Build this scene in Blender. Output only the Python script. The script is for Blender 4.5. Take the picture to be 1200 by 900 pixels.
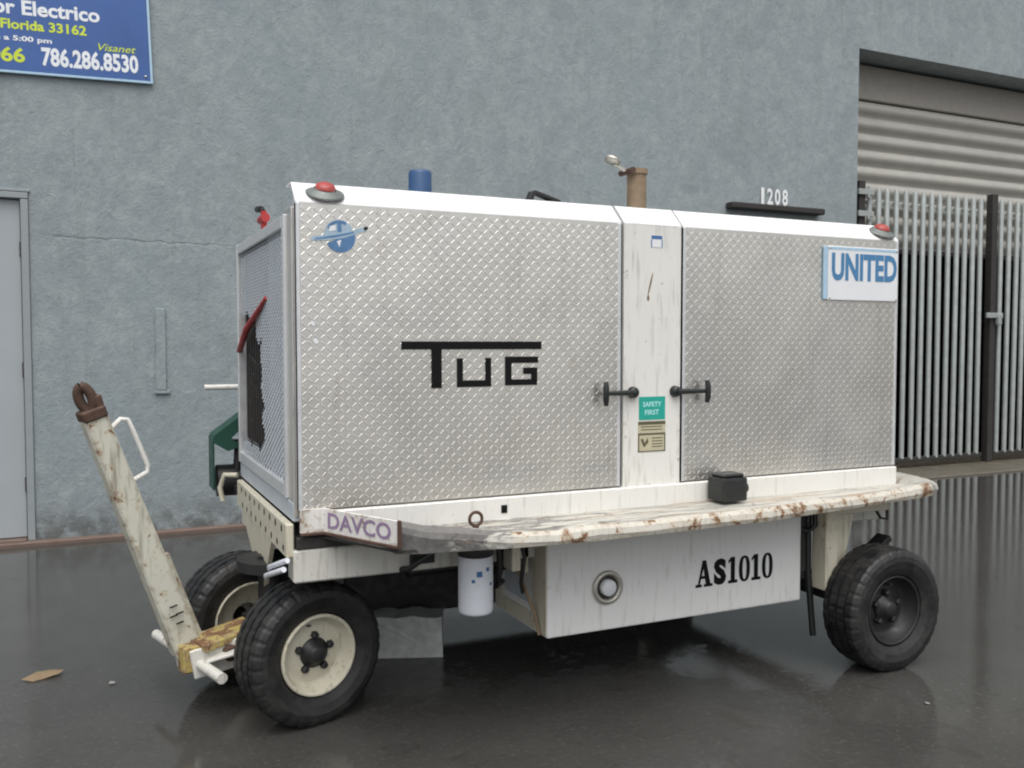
import bpy, bmesh, math, random
from mathutils import Vector, Matrix
R = math.radians
random.seed(7)
scene = bpy.context.scene
for o in list(bpy.data.objects): bpy.data.objects.remove(o)

# ------------------------------------------------------------------ camera
cam = bpy.data.cameras.new('camera'); camo = bpy.data.objects.new('camera', cam)
scene.collection.objects.link(camo); scene.camera = camo
cam.sensor_width = 36; cam.lens = 36 * 1060 / 1200; cam.clip_start = .05; cam.clip_end = 1500
camo.location = (0, 0, 1.4); camo.rotation_euler = (R(90 - 2.54), 0, R(-25.0))

# ------------------------------------------------------------------ sky, sun, exposure
SUN_EL, SUN_AZ = 66, 200          # azimuth clockwise from +Y: behind the camera, a little left
w = bpy.data.worlds.new('World'); scene.world = w; w.use_nodes = True
nt = w.node_tree; nt.nodes.clear()
sky = nt.nodes.new('ShaderNodeTexSky'); sky.sky_type = 'NISHITA'; sky.sun_disc = False
sky.sun_elevation = R(SUN_EL); sky.sun_rotation = R(SUN_AZ); sky.air_density = 1.0; sky.dust_density = 4.0; sky.ozone_density = 1.0
hs = nt.nodes.new('ShaderNodeHueSaturation'); hs.inputs['Saturation'].default_value = .22; hs.inputs['Value'].default_value = 1.0
bg = nt.nodes.new('ShaderNodeBackground'); bg.inputs['Strength'].default_value = .13
wo = nt.nodes.new('ShaderNodeOutputWorld')
nt.links.new(sky.outputs[0], hs.inputs['Color']); nt.links.new(hs.outputs[0], bg.inputs['Color']); nt.links.new(bg.outputs[0], wo.inputs['Surface'])
sl = bpy.data.lights.new('sun', 'SUN'); sl.energy = 1.2; sl.angle = R(70); sl.color = (1, .97, .93)
so = bpy.data.objects.new('sun', sl); scene.collection.objects.link(so)
d = Vector((math.sin(R(SUN_AZ)) * math.cos(R(SUN_EL)), math.cos(R(SUN_AZ)) * math.cos(R(SUN_EL)), math.sin(R(SUN_EL))))
so.rotation_euler = d.to_track_quat('Z', 'Y').to_euler(); so.location = (0, -5, 20)
vs = scene.view_settings; vs.view_transform = 'Standard'; vs.look = 'None'; vs.gamma = 1; vs.exposure = 0.5; vs.use_curve_mapping = False
scene.render.engine = 'CYCLES'
scene.render.resolution_x = 1024; scene.render.resolution_y = 768
scene.cycles.max_bounces = 6
scene.cycles.pixel_filter_type = 'BLACKMAN_HARRIS'; scene.cycles.filter_width = 2.1

# ------------------------------------------------------------------ materials
class G:
    def __init__(s, name):
        s.m = bpy.data.materials.new(name); s.m.use_nodes = True; s.t = s.m.node_tree
        s.b = s.t.nodes['Principled BSDF']; s._co = None
    def n(s, typ, **kw):
        x = s.t.nodes.new(typ)
        for k, v in kw.items(): setattr(x, k, v)
        return x
    def put(s, v, sock):
        if isinstance(v, bpy.types.NodeSocket): s.t.links.new(v, sock)
        elif v is not None:
            if sock.type == 'RGBA' and len(v) == 3: v = (*v, 1)
            sock.default_value = v
    def co(s):
        if s._co is None: s._co = s.n('ShaderNodeNewGeometry').outputs['Position']
        return s._co
    def map(s, scale):
        m = s.n('ShaderNodeMapping'); s.put(s.co(), m.inputs['Vector']); m.inputs['Scale'].default_value = scale
        return m.outputs[0]
    def noise(s, scale=5, detail=4, rough=.55, dist=0, vec=None, stretch=None):
        x = s.n('ShaderNodeTexNoise'); s.put(vec if vec is not None else (s.map(stretch) if stretch else s.co()), x.inputs['Vector'])
        x.inputs['Scale'].default_value = scale; x.inputs['Detail'].default_value = detail
        x.inputs['Roughness'].default_value = rough; x.inputs['Distortion'].default_value = dist
        return x.outputs['Fac']
    def ramp(s, f, lo, hi, a=0., b=1.):
        x = s.n('ShaderNodeMapRange'); x.interpolation_type = 'SMOOTHSTEP'
        s.put(f, x.inputs[0]); x.inputs[1].default_value = lo; x.inputs[2].default_value = hi
        x.inputs[3].default_value = a; x.inputs[4].default_value = b
        return x.outputs[0]
    def mix(s, f, a, b):
        x = s.n('ShaderNodeMix', data_type='RGBA'); s.put(f, x.inputs[0]); s.put(a, x.inputs[6]); s.put(b, x.inputs[7])
        return x.outputs[2]
    def math(s, op, a, b=None, c=None):
        x = s.n('ShaderNodeMath', operation=op); s.put(a, x.inputs[0])
        if b is not None: s.put(b, x.inputs[1])
        if c is not None: s.put(c, x.inputs[2])
        return x.outputs[0]
    def sep(s):
        x = s.n('ShaderNodeSeparateXYZ'); s.put(s.co(), x.inputs[0]); return x.outputs
    def bump(s, h, strength=.3, dist=.01):
        x = s.n('ShaderNodeBump'); s.put(h, x.inputs['Height']); x.inputs['Strength'].default_value = strength; x.inputs['Distance'].default_value = dist
        s.t.links.new(x.outputs[0], s.b.inputs['Normal'])
    def set(s, col=None, rough=None, metal=None, **kw):
        s.put(col, s.b.inputs['Base Color']); s.put(rough, s.b.inputs['Roughness']); s.put(metal, s.b.inputs['Metallic'])
        for k, v in kw.items(): s.put(v, s.b.inputs[k.replace('_', ' ')])
        return s.m

M = {}
def plain(name, col, rough=.5, metal=0., var=.15, scale=12, **kw):
    g = G(name); f = g.noise(scale, 5)
    c = g.mix(f, tuple(v * (1 - var) for v in col), tuple(min(1, v * (1 + var)) for v in col))
    g.bump(g.noise(scale * 12, 3), .08, .004)
    M[name] = g.set(c, g.ramp(g.noise(scale * 2.3, 4), .3, .7, max(.03, rough - .1), min(1, rough + .1)), metal, **kw); return M[name]

# painted white steel with grime, scuffs and rust that eats through
def worn(name, col, rust_lo, rust_hi, grime=.5, rscale=9, streak=1., edge=.02, erad=.012):
    g = G(name)
    c = g.mix(g.noise(3.5, 5), tuple(v * .93 for v in col), tuple(min(1, v * 1.04) for v in col))
    st = g.ramp(g.noise(7, 5, .6, stretch=(6, 6, .7)), .52, .75, 0, grime * streak)
    c = g.mix(st, c, (.30, .28, .22))
    sp = g.ramp(g.noise(55, 4, .6), .66, .72, 0, grime)
    c = g.mix(sp, c, (.16, .13, .10))
    rf = g.noise(rscale, 7, .66, .6)
    halo = g.ramp(rf, rust_lo - .07, rust_hi, 0, .75)
    c = g.mix(halo, c, (.44, .33, .20))
    rc = g.mix(g.noise(40, 4), (.10, .045, .022), (.23, .125, .06))
    bv = g.n('ShaderNodeBevel'); bv.samples = 4; bv.inputs['Radius'].default_value = erad
    dt = g.n('ShaderNodeVectorMath', operation='DOT_PRODUCT'); g.t.links.new(bv.outputs[0], dt.inputs[0]); g.t.links.new(g.n('ShaderNodeNewGeometry').outputs['True Normal'], dt.inputs[1])
    ed = g.ramp(dt.outputs['Value'], .80, .985, 1, 0)
    rm = g.math('MAXIMUM', g.ramp(rf, rust_lo, rust_hi), g.math('MULTIPLY', ed, g.ramp(g.noise(22, 6, .7, .3), .60 - edge, .72 - edge)))
    c = g.mix(rm, c, rc)
    h = g.math('ADD', g.math('MULTIPLY', rm, -.6), g.math('MULTIPLY', g.noise(90, 3), .25))
    g.bump(h, .25, .004)
    M[name] = g.set(c, g.math('ADD', g.ramp(g.noise(18, 4), .3, .7, .34, .52), g.math('MULTIPLY', rm, .35)))
worn('white_paint', (.76, .75, .71), .73, .79, .45, 9, 1., .04)
worn('white_tank', (.78, .78, .76), .76, .82, .42, 6, 1., .05)
worn('bumper_paint', (.70, .69, .65), .63, .70, .8, 11)
g = G('bumper_scraped')
x, y, z = g.sep()
c = g.mix(g.noise(3.5, 5), (.40, .39, .35), (.60, .58, .52))
ln = g.noise(9, 6, .62, .4, stretch=(.30, 3.2, 1)); c = g.mix(g.ramp(ln, .50, .60, 0, .8), c, (.24, .235, .21))
ln2 = g.noise(7, 6, .6, .3, stretch=(.28, 4.5, 1)); c = g.mix(g.ramp(ln2, .55, .64, 0, .9), c, (.30, .18, .085))
sp = g.noise(26, 6, .68, .8); c = g.mix(g.ramp(sp, .60, .67), c, (.17, .085, .045))
end = g.math('ADD', g.math('MULTIPLY', g.ramp(x, .86, 1.35, 1, 0), .7), g.math('MULTIPLY', g.ramp(x, 1.1, 2.6, 1, 0), .45))
sc = g.ramp(g.math('ADD', g.noise(15, 7, .7, .5, stretch=(.38, 1.6, 1)), g.math('MULTIPLY', end, .34)), .61, .72)
c = g.mix(g.math('MULTIPLY', sc, .93), c, g.mix(g.noise(50, 4), (.03, .032, .036), (.20, .19, .18)))
g.bump(g.math('ADD', g.noise(30, 5, .7), ln), .3, .008)
M['bumper_scraped'] = g.set(c, g.ramp(sp, .4, .7, .40, .65))
worn('rusty_edge', (.56, .535, .47), .54, .63, .9, 16, .9, .12, .03)
worn('cream_paint', (.60, .565, .45), .66, .74, .7, 8, 1, .06)
worn('towbar_paint', (.60, .595, .50), .61, .68, .9, 22, 1.1, .16, .035)
worn('rail_paint', (.62, .61, .56), .70, .77, .75, 8, 1.2, .06)
worn('plate_paint', (.74, .72, .69), .60, .68, .7, 16, .8, .12, .025)
worn('yellow_paint', (.40, .32, .09), .47, .56, .9, 22, 1, .15, .02)

g = G('aluminium')                                   # bright tread plate, a little dulled
f = g.noise(2.2, 5, .6, .3); f2 = g.noise(14, 5, .6, stretch=(1, 1, .35))
c = g.mix(f, (.72, .695, .64), (.86, .83, .77)); c = g.mix(g.ramp(f2, .52, .78, 0, .4), c, (.54, .505, .44))
c = g.mix(g.ramp(g.noise(6, 7, .68, .2, stretch=(3.2, 1, .22)), .55, .72, 0, .35), c, (.46, .43, .375))
sm = g.noise(1.5, 4, .6, .8); c = g.mix(g.ramp(sm, .50, .66, 0, .30), c, (.60, .61, .63))
g.bump(g.math('ADD', g.math('MULTIPLY', g.noise(160, 3), .08), g.noise(3.0, 3, .5, .6)), .30, .012)
M['aluminium'] = g.set(c, g.math('ADD', g.ramp(f, .3, .7, .25, .36), g.math('MULTIPLY', f2, .08)), .94)
plain('beacon_base', (.17, .19, .18), .45, .3, .3, 30)
plain('cap_white', (.80, .80, .79), .32, 0, .04)
plain('frame_metal', (.74, .75, .76), .42, .6, .1)
plain('screen_metal', (.60, .645, .69), .5, .4, .1)
plain('grey_panel', (.46, .50, .54), .6, 0, .12)
plain('black_steel', (.018, .018, .019), .5)
plain('black_plastic', (.015, .017, .017), .35)
plain('dark_steel', (.045, .042, .040), .6, .3, .3)
plain('black_paint', (.005, .005, .006), .7, 0, .1, Specular_IOR_Level=.2)
plain('rust', (.085, .048, .034), .75, .15, .6, 26)
plain('tan_steel', (.25, .185, .12), .8, .1, .5, 16)
plain('green_paint', (.008, .060, .040), .5)
plain('red_paint', (.42, .035, .035), .45)
plain('blue_paint', (.03, .08, .19), .4)
plain('zinc', (.52, .50, .44), .4, .8, .2)
plain('filter_white', (.74, .77, .82), .35, 0, .06)
plain('sticker_teal', (.02, .36, .29), .4)
plain('sticker_beige', (.50, .46, .32), .5)
plain('sticker_white', (.78, .80, .82), .4, 0, .05)
plain('sticker_cyan', (.40, .75, .75), .4, 0, .05)
plain('sticker_blue', (.06, .16, .36), .4)
plain('sky_blue', (.07, .22, .42), .4, 0, .2, 40)
plain('pale_blue', (.40, .58, .72), .4, 0, .15, 40)
plain('emblem_blue', (.09, .20, .38), .4, 0, .3, 60)
plain('emblem_pale', (.36, .48, .58), .4, 0, .25, 60)
plain('ink_brown', (.10, .09, .05), .6)
plain('davco_ink', (.27, .19, .31), .55, 0, .3, 60)
plain('banner_yellow', (.60, .72, .05), .5)
plain('banner_white', (.80, .83, .86), .5)
plain('banner_red', (.55, .12, .10), .5)
plain('digit_white', (.80, .82, .82), .5)
plain('door_paint', (.355, .385, .405), .5, 0, .06, 3)
plain('door_frame', (.28, .31, .32), .55, 0, .08)
plain('shutter', (.42, .41, .37), .5, .15, .14, 5)
plain('shutter_box', (.30, .28, .25), .6, 0, .15)
plain('gate_paint', (.37, .40, .39), .5, .25, .3, 9)
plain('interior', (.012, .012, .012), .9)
plain('kerb_brown', (.15, .105, .085), .75, 0, .3, 9)
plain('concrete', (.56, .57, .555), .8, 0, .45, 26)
plain('litter_tan', (.44, .33, .21), .7)
plain('litter_white', (.55, .54, .52), .7)
plain('banner_blue', (.045, .115, .34), .45, 0, .25, 3)

g = G('lens_red'); M['lens_red'] = g.set(g.mix(g.noise(60, 4), (.28, .025, .022), (.48, .10, .085)), .35)

g = G('rubber')                                      # damp tyre
f = g.noise(14, 6, .7, .4); g.bump(g.noise(130, 3), .2, .003)
M['rubber'] = g.set(g.mix(g.ramp(f, .35, .7), (.009, .009, .010), (.028, .027, .025)), g.ramp(f, .3, .7, .38, .62))

g = G('stucco')                                      # trowelled render, blue-grey paint, weathered
x, y, z = g.sep()
c = g.mix(g.noise(.8, 5, .6, .5), (.238, .281, .298), (.296, .336, .349))
c = g.mix(g.ramp(g.noise(7, 9, .78, .4, stretch=(1, 1, .75)), .40, .66, 0, .75), c, (.345, .382, .390))
c = g.mix(g.ramp(g.noise(15, 9, .80, .6, stretch=(.8, 1, 1)), .54, .70, 0, .62), c, (.180, .208, .216))
c = g.mix(g.ramp(g.noise(2.4, 7, .68, 1.1, stretch=(1, 1, .8)), .46, .66, 0, .38), c, (.205, .240, .254))
c = g.mix(g.ramp(g.noise(5, 6, .66, .2, stretch=(2.6, 1, .16)), .54, .72, 0, .40), c, (.215, .238, .232))
c = g.mix(g.ramp(g.noise(2.0, 5, .6, .3, stretch=(1.6, 1, .35)), .56, .74, 0, .40), c, (.270, .298, .282))
patch = g.ramp(g.noise(.75, 3, .5, .8, stretch=(1, 1, 1.3)), .545, .56); c = g.mix(g.math('MULTIPLY', patch, .28), c, (.250, .300, .325))
damp = g.math('MULTIPLY', g.ramp(z, 0.03, .34, 1, 0), g.ramp(g.noise(6, 6, .7, .5), .38, .6))
c = g.mix(g.math('MULTIPLY', damp, .8), c, (.085, .088, .080))
wob = g.math('MULTIPLY', g.math('SUBTRACT', g.noise(4, 6, .7), .5), .10)                     # hairline cracks
cr = g.ramp(g.math('ABSOLUTE', g.math('SUBTRACT', g.math('ADD', z, wob), 2.14)), .0, .012, 1, 0)
cr = g.math('MULTIPLY', cr, g.math('MULTIPLY', g.ramp(x, -.3, -.2), g.ramp(x, .8, 1.1, 1, 0)))
cr2 = g.ramp(g.math('ABSOLUTE', g.math('SUBTRACT', g.math('ADD', x, wob), -.07)), .0, .010, 1, 0)
cr2 = g.math('MULTIPLY', cr2, g.math('MULTIPLY', g.ramp(z, 2.3, 2.5), g.ramp(z, 2.7, 3.2, 1, 0)))
cr = g.math('MAXIMUM', cr, cr2)
c = g.mix(g.math('MULTIPLY', cr, g.ramp(g.noise(9, 5, .7), .42, .62, 0, .6)), c, (.12, .135, .135))
h = g.math('ADD', g.math('MULTIPLY', g.noise(13, 7, .66, .35, stretch=(1, 1, .7)), 1.0), g.math('MULTIPLY', g.noise(95, 4, .6), .35))
h = g.math('SUBTRACT', h, g.math('MULTIPLY', cr, .2))
g.bump(h, .68, .02)
M['stucco'] = g.set(c, .8)

g = G('wet_asphalt')
x, y, z = g.sep()
big = g.noise(.55, 5, .6, .4); mid = g.noise(2.6, 6, .65, .4); fine = g.noise(140, 4, .7); grit = g.noise(45, 4, .65)
c = g.mix(mid, (.040, .0395, .037), (.072, .070, .065))
c = g.mix(g.ramp(grit, .54, .68, 0, .5), c, (.105, .102, .094))
c = g.mix(g.ramp(g.noise(70, 5, .7), .56, .66, 0, .45), c, (.030, .030, .028))
c = g.mix(g.ramp(g.noise(5, 6, .7, .5), .56, .70, 0, .65), c, (.038, .037, .034))
pf = g.math('ADD', g.math('ADD', g.math('MULTIPLY', big, .75), g.math('MULTIPLY', mid, .38)), g.math('MULTIPLY', g.ramp(x, 2.6, 4.4), .14))
pf = g.math('ADD', pf, g.math('MULTIPLY', g.math('SUBTRACT', g.noise(14, 5, .65), .5), .14))
pool = g.ramp(pf, .455, .54)
rough = g.math('ADD', g.ramp(pool, 0, 1, .20, .025), g.math('MULTIPLY', g.ramp(mid, .35, .65), .03))
h = g.math('MULTIPLY', g.math('ADD', g.math('MULTIPLY', fine, .8), g.math('MULTIPLY', grit, 1.3)), g.ramp(pool, 0, 1, 1, .13))
h = g.math('ADD', h, g.math('MULTIPLY', g.noise(7, 3), .30))
g.bump(h, .20, .006)
M['wet_asphalt'] = g.set(c, rough, 0, IOR=1.42)

g = G('threshold_concrete')
f = g.noise(8, 6, .65); g.bump(g.noise(60, 4), .2, .005)
M['threshold_concrete'] = g.set(g.mix(f, (.075, .066, .050), (.15, .135, .105)), g.ramp(f, .35, .65, .3, .6))

# ------------------------------------------------------------------ mesh helpers
col = scene.collection
class MB:
    """collects geometry (world coordinates) with material slots -> one mesh object"""
    def __init__(s): s.v = []; s.f = []; s.mi = []; s.sm = []; s.mats = []; s.cur = 0
    def use(s, mat):
        if mat not in s.mats: s.mats.append(mat)
        s.cur = s.mats.index(mat); return s
    def add(s, vs, fs, smooth=False):
        o = len(s.v); s.v += [tuple(p) for p in vs]
        for f in fs: s.f.append(tuple(i + o for i in f)); s.mi.append(s.cur); s.sm.append(smooth)
        return s
    def bm(s, b, smooth=False):
        b.verts.index_update()
        s.add([v.co.copy() for v in b.verts], [[v.index for v in f.verts] for f in b.faces], smooth); b.free(); return s
    def box(s, x0, x1, y0, y1, z0, z1, bev=.004, rot=None, seg=1):
        b = bmesh.new(); bmesh.ops.create_cube(b, size=1)
        for v in b.verts: v.co = Vector(((x0 + x1) / 2 + v.co.x * (x1 - x0), (y0 + y1) / 2 + v.co.y * (y1 - y0), (z0 + z1) / 2 + v.co.z * (z1 - z0)))
        if bev > 0:
            bev = min(bev, .45 * min(abs(x1 - x0), abs(y1 - y0), abs(z1 - z0)))
            bmesh.ops.bevel(b, geom=b.edges[:], offset=bev, segments=seg, affect='EDGES', profile=.6)
        if rot is not None:
            for v in b.verts: v.co = rot @ v.co
        return s.bm(b)
    def bar(s, a, b_, wx, wz, bev=.003, up=(0, 0, 1), taper=1.):
        """rectangular bar from a to b"""
        a = Vector(a); b_ = Vector(b_); L = (b_ - a).length; d = (b_ - a).normalized(); up = Vector(up)
        if abs(d.dot(up)) > .98: up = Vector((1, 0, 0))
        sx = d.cross(up).normalized(); sz = sx.cross(d).normalized()
        b = bmesh.new(); bmesh.ops.create_cube(b, size=1)
        for v in b.verts:
            k = taper if v.co.y > 0 else 1
            v.co = Vector((v.co.x * wx * k, (v.co.y + .5) * L, v.co.z * wz * k))
        if bev > 0: bmesh.ops.bevel(b, geom=b.edges[:], offset=min(bev, .4 * min(wx, wz)), segments=1, affect='EDGES')
        for v in b.verts: v.co = a + sx * v.co.x + d * v.co.y + sz * v.co.z
        return s.bm(b)
    def tube(s, pts, r, n=12, caps=True):
        pts = [Vector(p) for p in pts]; rings = []; prev = None
        rs = r if isinstance(r, (list, tuple)) else [r] * len(pts)
        for i, p in enumerate(pts):
            t = (pts[min(i + 1, len(pts) - 1)] - pts[max(i - 1, 0)]).normalized()
            if prev is None:
                a = Vector((0, 0, 1)) if abs(t.z) < .9 else Vector((1, 0, 0)); u = t.cross(a).normalized()
            else: u = (prev - t * prev.dot(t)).normalized()
            prev = u; v = t.cross(u)
            rings.append([p + (u * math.cos(2 * math.pi * k / n) + v * math.sin(2 * math.pi * k / n)) * rs[i] for k in range(n)])
        vs = [q for rg in rings for q in rg]; fs = []
        for i in range(len(rings) - 1):
            for k in range(n): fs.append((i * n + k, i * n + (k + 1) % n, (i + 1) * n + (k + 1) % n, (i + 1) * n + k))
        s.add(vs, fs, True)
        if caps:
            s.add(rings[0], [tuple(range(n))[::-1]]); s.add(rings[-1], [tuple(range(n))])
        return s
    def lathe(s, prof, M4, n=40, notch=None, smooth=True):
        """profile (axial, radius) turned round local Y, placed by matrix"""
        vs = []; fs = []; m = len(prof)
        for k in range(n):
            a = 2 * math.pi * k / n
            for j, (ax, r) in enumerate(prof):
                if notch: r = notch(j, k, r)
                vs.append(M4 @ Vector((r * math.cos(a), ax, r * math.sin(a))))
        for k in range(n):
            k2 = (k + 1) % n
            for j in range(m - 1): fs.append((k * m + j, k * m + j + 1, k2 * m + j + 1, k2 * m + j))
        return s.add(vs, fs, smooth)
    def prism(s, pts2, plane, a0, a1):
        """polygon extruded; plane 'xz' extrudes along y, 'yz' along x, 'xy' along z"""
        def mk(p, a): return {'xz': (p[0], a, p[1]), 'yz': (a, p[0], p[1]), 'xy': (p[0], p[1], a)}[plane]
        b = bmesh.new(); n = len(pts2)
        A = [b.verts.new(mk(p, a0)) for p in pts2]; B = [b.verts.new(mk(p, a1)) for p in pts2]
        b.faces.new(A); b.faces.new(B[::-1])
        for i in range(n): b.faces.new((A[i], B[i], B[(i + 1) % n], A[(i + 1) % n]))
        bmesh.ops.recalc_face_normals(b, faces=b.faces[:])
        return s.bm(b)
    def build(s, name, mat=None, parent=None, off=(0, 0, 0)):
        me = bpy.data.meshes.new(name)
        me.from_pydata([(p[0] - off[0], p[1] - off[1], p[2] - off[2]) for p in s.v], [], s.f)
        if mat is not None: me.materials.append(M[mat] if isinstance(mat, str) else mat)
        else:
            for k in s.mats: me.materials.append(M[k])
            me.polygons.foreach_set('material_index', s.mi)
        me.polygons.foreach_set('use_smooth', s.sm); me.update()
        o = bpy.data.objects.new(name, me); col.objects.link(o)
        if parent is not None: o.parent = parent
        return o

def text(mb, body, x0, x1, z0, z1, y, depth=.0012, bold=0., shear=0., rot=None, place=None):
    """writing as flat raised letters fitted to a box on a plane facing -Y (or through place(u, v, w))"""
    cu = bpy.data.curves.new('writing', 'FONT'); cu.body = body; cu.size = 1; cu.offset = bold; cu.shear = shear
    cu.fill_mode = 'FRONT'; cu.resolution_u = 3
    ob = bpy.data.objects.new('writing', cu); col.objects.link(ob)
    dg = bpy.context.evaluated_depsgraph_get(); me = bpy.data.meshes.new_from_object(ob.evaluated_get(dg))
    V = [v.co.copy() for v in me.vertices]; F = [tuple(p.vertices) for p in me.polygons]
    bpy.data.objects.remove(ob); bpy.data.curves.remove(cu); bpy.data.meshes.remove(me)
    ux0 = min(v.x for v in V); ux1 = max(v.x for v in V); uy0 = min(v.y for v in V); uy1 = max(v.y for v in V)
    out = []
    for v in V:
        X = x0 + (v.x - ux0) / (ux1 - ux0) * (x1 - x0); Z = z0 + (v.y - uy0) / (uy1 - uy0) * (z1 - z0)
        p = Vector((X, y, Z)) if place is None else Vector(place(X, Z, y))
        out.append(rot @ p if rot is not None else p)
    return mb.add(out, F)

def tag(o, label, cat, group=None):
    o['label'] = label; o['category'] = cat
    if group: o['group'] = group
    return o
def empty(name, loc):
    o = bpy.data.objects.new(name, None); o.location = loc; o.empty_display_size = .2; col.objects.link(o); return o
def rotm(c, axis, ang): return Matrix.Translation(c) @ Matrix.Rotation(ang, 4, axis) @ Matrix.Translation(-Vector(c))

# ================================================================== GROUND
mb = MB(); mb.add([(-400, -400, 0), (400, -400, 0), (400, 400, 0), (-400, 400, 0)], [(0, 1, 2, 3)])
gr = mb.build('ground', 'wet_asphalt'); gr['kind'] = 'structure'
th = MB().box(7.0, 16, 6.62, 7.62, -.1, .02, .01).build('pavement', 'threshold_concrete'); th['kind'] = 'structure'

# ================================================================== BUILDING
BO = (3.0, 7.1, 0)
bld = empty('building', BO)
tag(bld, 'grey stucco building with a roller shutter, behind the silver cart', 'building')
WY = 7.1; TOP = 7.0
def wall_panel(x0, x1, z0, z1): return [(x0, WY, z0), (x1, WY, z0), (x1, WY, z1), (x0, WY, z1)]
mb = MB()
DX0, DX1, DZ = -1.36, -.365, 2.44          # side door opening
OX0, OX1, OZ = 7.28, 13.2, 4.46            # roller door opening
cuts = [(-14, DX0, 0, TOP), (DX0, DX1, DZ, TOP), (DX1, OX0, 0, TOP), (OX0, OX1, OZ, TOP), (OX1, 22, 0, TOP)]
for c_ in cuts: mb.add(wall_panel(*c_), [(0, 1, 2, 3)])
def reveal(x0, x1, z1, dpt):
    mb.add([(x0, WY, 0), (x0, WY + dpt, 0), (x0, WY + dpt, z1), (x0, WY, z1)], [(0, 1, 2, 3)])
    mb.add([(x1, WY, 0), (x1, WY + dpt, 0), (x1, WY + dpt, z1), (x1, WY, z1)], [(3, 2, 1, 0)])
    mb.add([(x0, WY, z1), (x1, WY, z1), (x1, WY + dpt, z1), (x0, WY + dpt, z1)], [(3, 2, 1, 0)])
reveal(DX0, DX1, DZ, .14); reveal(OX0, OX1, OZ, .50)
mb.add([(-14, WY, TOP), (22, WY, TOP), (22, 20, TOP), (-14, 20, TOP)], [(0, 1, 2, 3)])
mb.add([(-14, WY, 0), (-14, WY, TOP), (-14, 20, TOP), (-14, 20, 0)], [(0, 1, 2, 3)])
mb.add([(22, WY, 0), (22, WY, TOP), (22, 20, TOP), (22, 20, 0)], [(3, 2, 1, 0)])
mb.build('wall', 'stucco', bld, BO)
MB().box(-14.05, 22.05, 7.02, 7.32, TOP, TOP + .12, .02).build('parapet', 'concrete', bld, BO)
# dark room behind the roller door
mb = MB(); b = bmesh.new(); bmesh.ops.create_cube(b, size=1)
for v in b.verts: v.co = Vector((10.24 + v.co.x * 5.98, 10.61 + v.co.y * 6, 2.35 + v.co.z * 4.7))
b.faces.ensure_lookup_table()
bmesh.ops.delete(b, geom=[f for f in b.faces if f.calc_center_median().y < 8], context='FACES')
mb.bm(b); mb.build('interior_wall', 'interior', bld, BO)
# footing strip at the wall base
fs_ = MB().box(-14, DX0 - .02, 7.03, 7.097, -.05, .035, .008).box(DX0 - .015, 7.0, 7.02, 7.097, -.05, .03, .008).build('footing', 'kerb_brown', bld, BO)

# side door (left)
dr = MB().box(DX0 + .06, DX1 - .055, 7.13, 7.18, .05, DZ - .05, .004).build('door', 'door_paint', bld, BO)
mb = MB()
mb.box(DX0 + .002, DX0 + .055, 7.085, 7.23, .031, DZ - .045, .004); mb.box(DX1 - .05, DX1 - .002, 7.085, 7.23, .031, DZ - .045, .004)
mb.box(DX0 + .002, DX1 - .002, 7.083, 7.228, DZ - .043, DZ - .002, .004)
mb.build('door_frame', 'door_frame', dr, BO)
MB().box(DX0 - .01, DX1 + .01, 7.085, 7.098, DZ + .002, DZ + .022, .003).build('drip_cap', 'door_frame', dr, BO)
for hz in (.42, 1.22, 2.05):
    mb = MB(); mb.tube([(DX1 - .053, 7.118, hz - .05), (DX1 - .053, 7.118, hz + .05)], .010, 10)
    mb.build('hinge', 'dark_steel', dr, BO)
MB().box(DX0 + .06, DX1 - .055, 7.06, 7.2, -.02, .045, .005).build('sill', 'kerb_brown', dr, BO)

# cover strip on the wall, lintel drip above a hidden opening
mb = MB(); mb.box(.435, .505, 7.082, 7.098, 1.06, 1.66, .005); mb.box(.425, .53, 7.078, 7.099, 1.035, 1.058, .003)
mb.build('cover_strip', 'stucco', bld, BO)
mb = MB(); mb.box(5.58, 6.75, 6.99, 7.098, 2.70, 2.76, .01); mb.build('drip_ledge', 'dark_steel', bld, BO)

# roller shutter: each slat its own piece
sh = empty('roller_shutter', (0, 0, 0)); sh.parent = bld
SY = 7.46
hb = MB().box(OX0 + .002, OX1 - .002, SY - .04, SY + .12, 4.06, OZ - .03, .01); hb.build('shutter_hood', 'shutter_box', sh, BO)
SP = .176; nsl = 9
prof = []
for i in range(9):
    t = i / 8; prof.append((-.050 * math.sin(math.pi * min(1, t * 1.18)) ** .8 if t < .85 else .004, -t * SP))
slat = MB(); vs_ = []; 
for (dy, dz) in prof: vs_ += [(OX0 + .01 - BO[0], dy, dz), (OX1 - .01 - BO[0], dy, dz)]
slat.add(vs_, [(2 * i, 2 * i + 2, 2 * i + 3, 2 * i + 1) for i in range(8)], True)
s0 = slat.build('slat', 'shutter', sh)
s0.location = (0, SY - BO[1], 4.05)
for i in range(1, nsl):
    s_ = s0.copy(); col.objects.link(s_); s_.parent = sh; s_.location = (0, SY - BO[1], 4.05 - i * SP)
zb = 4.05 - nsl * SP
MB().box(OX0 + .012, OX1 - .012, SY - .03, SY + .03, zb - .055, zb - .001, .006).build('bottom_bar', 'dark_steel', sh, BO)
for xx in (OX0 + .035,): MB().box(xx - .03, xx + .03, SY - .1, SY + .1, 0.02, 4.058, .004).build('guide_rail', 'dark_steel', sh, BO)

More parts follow.
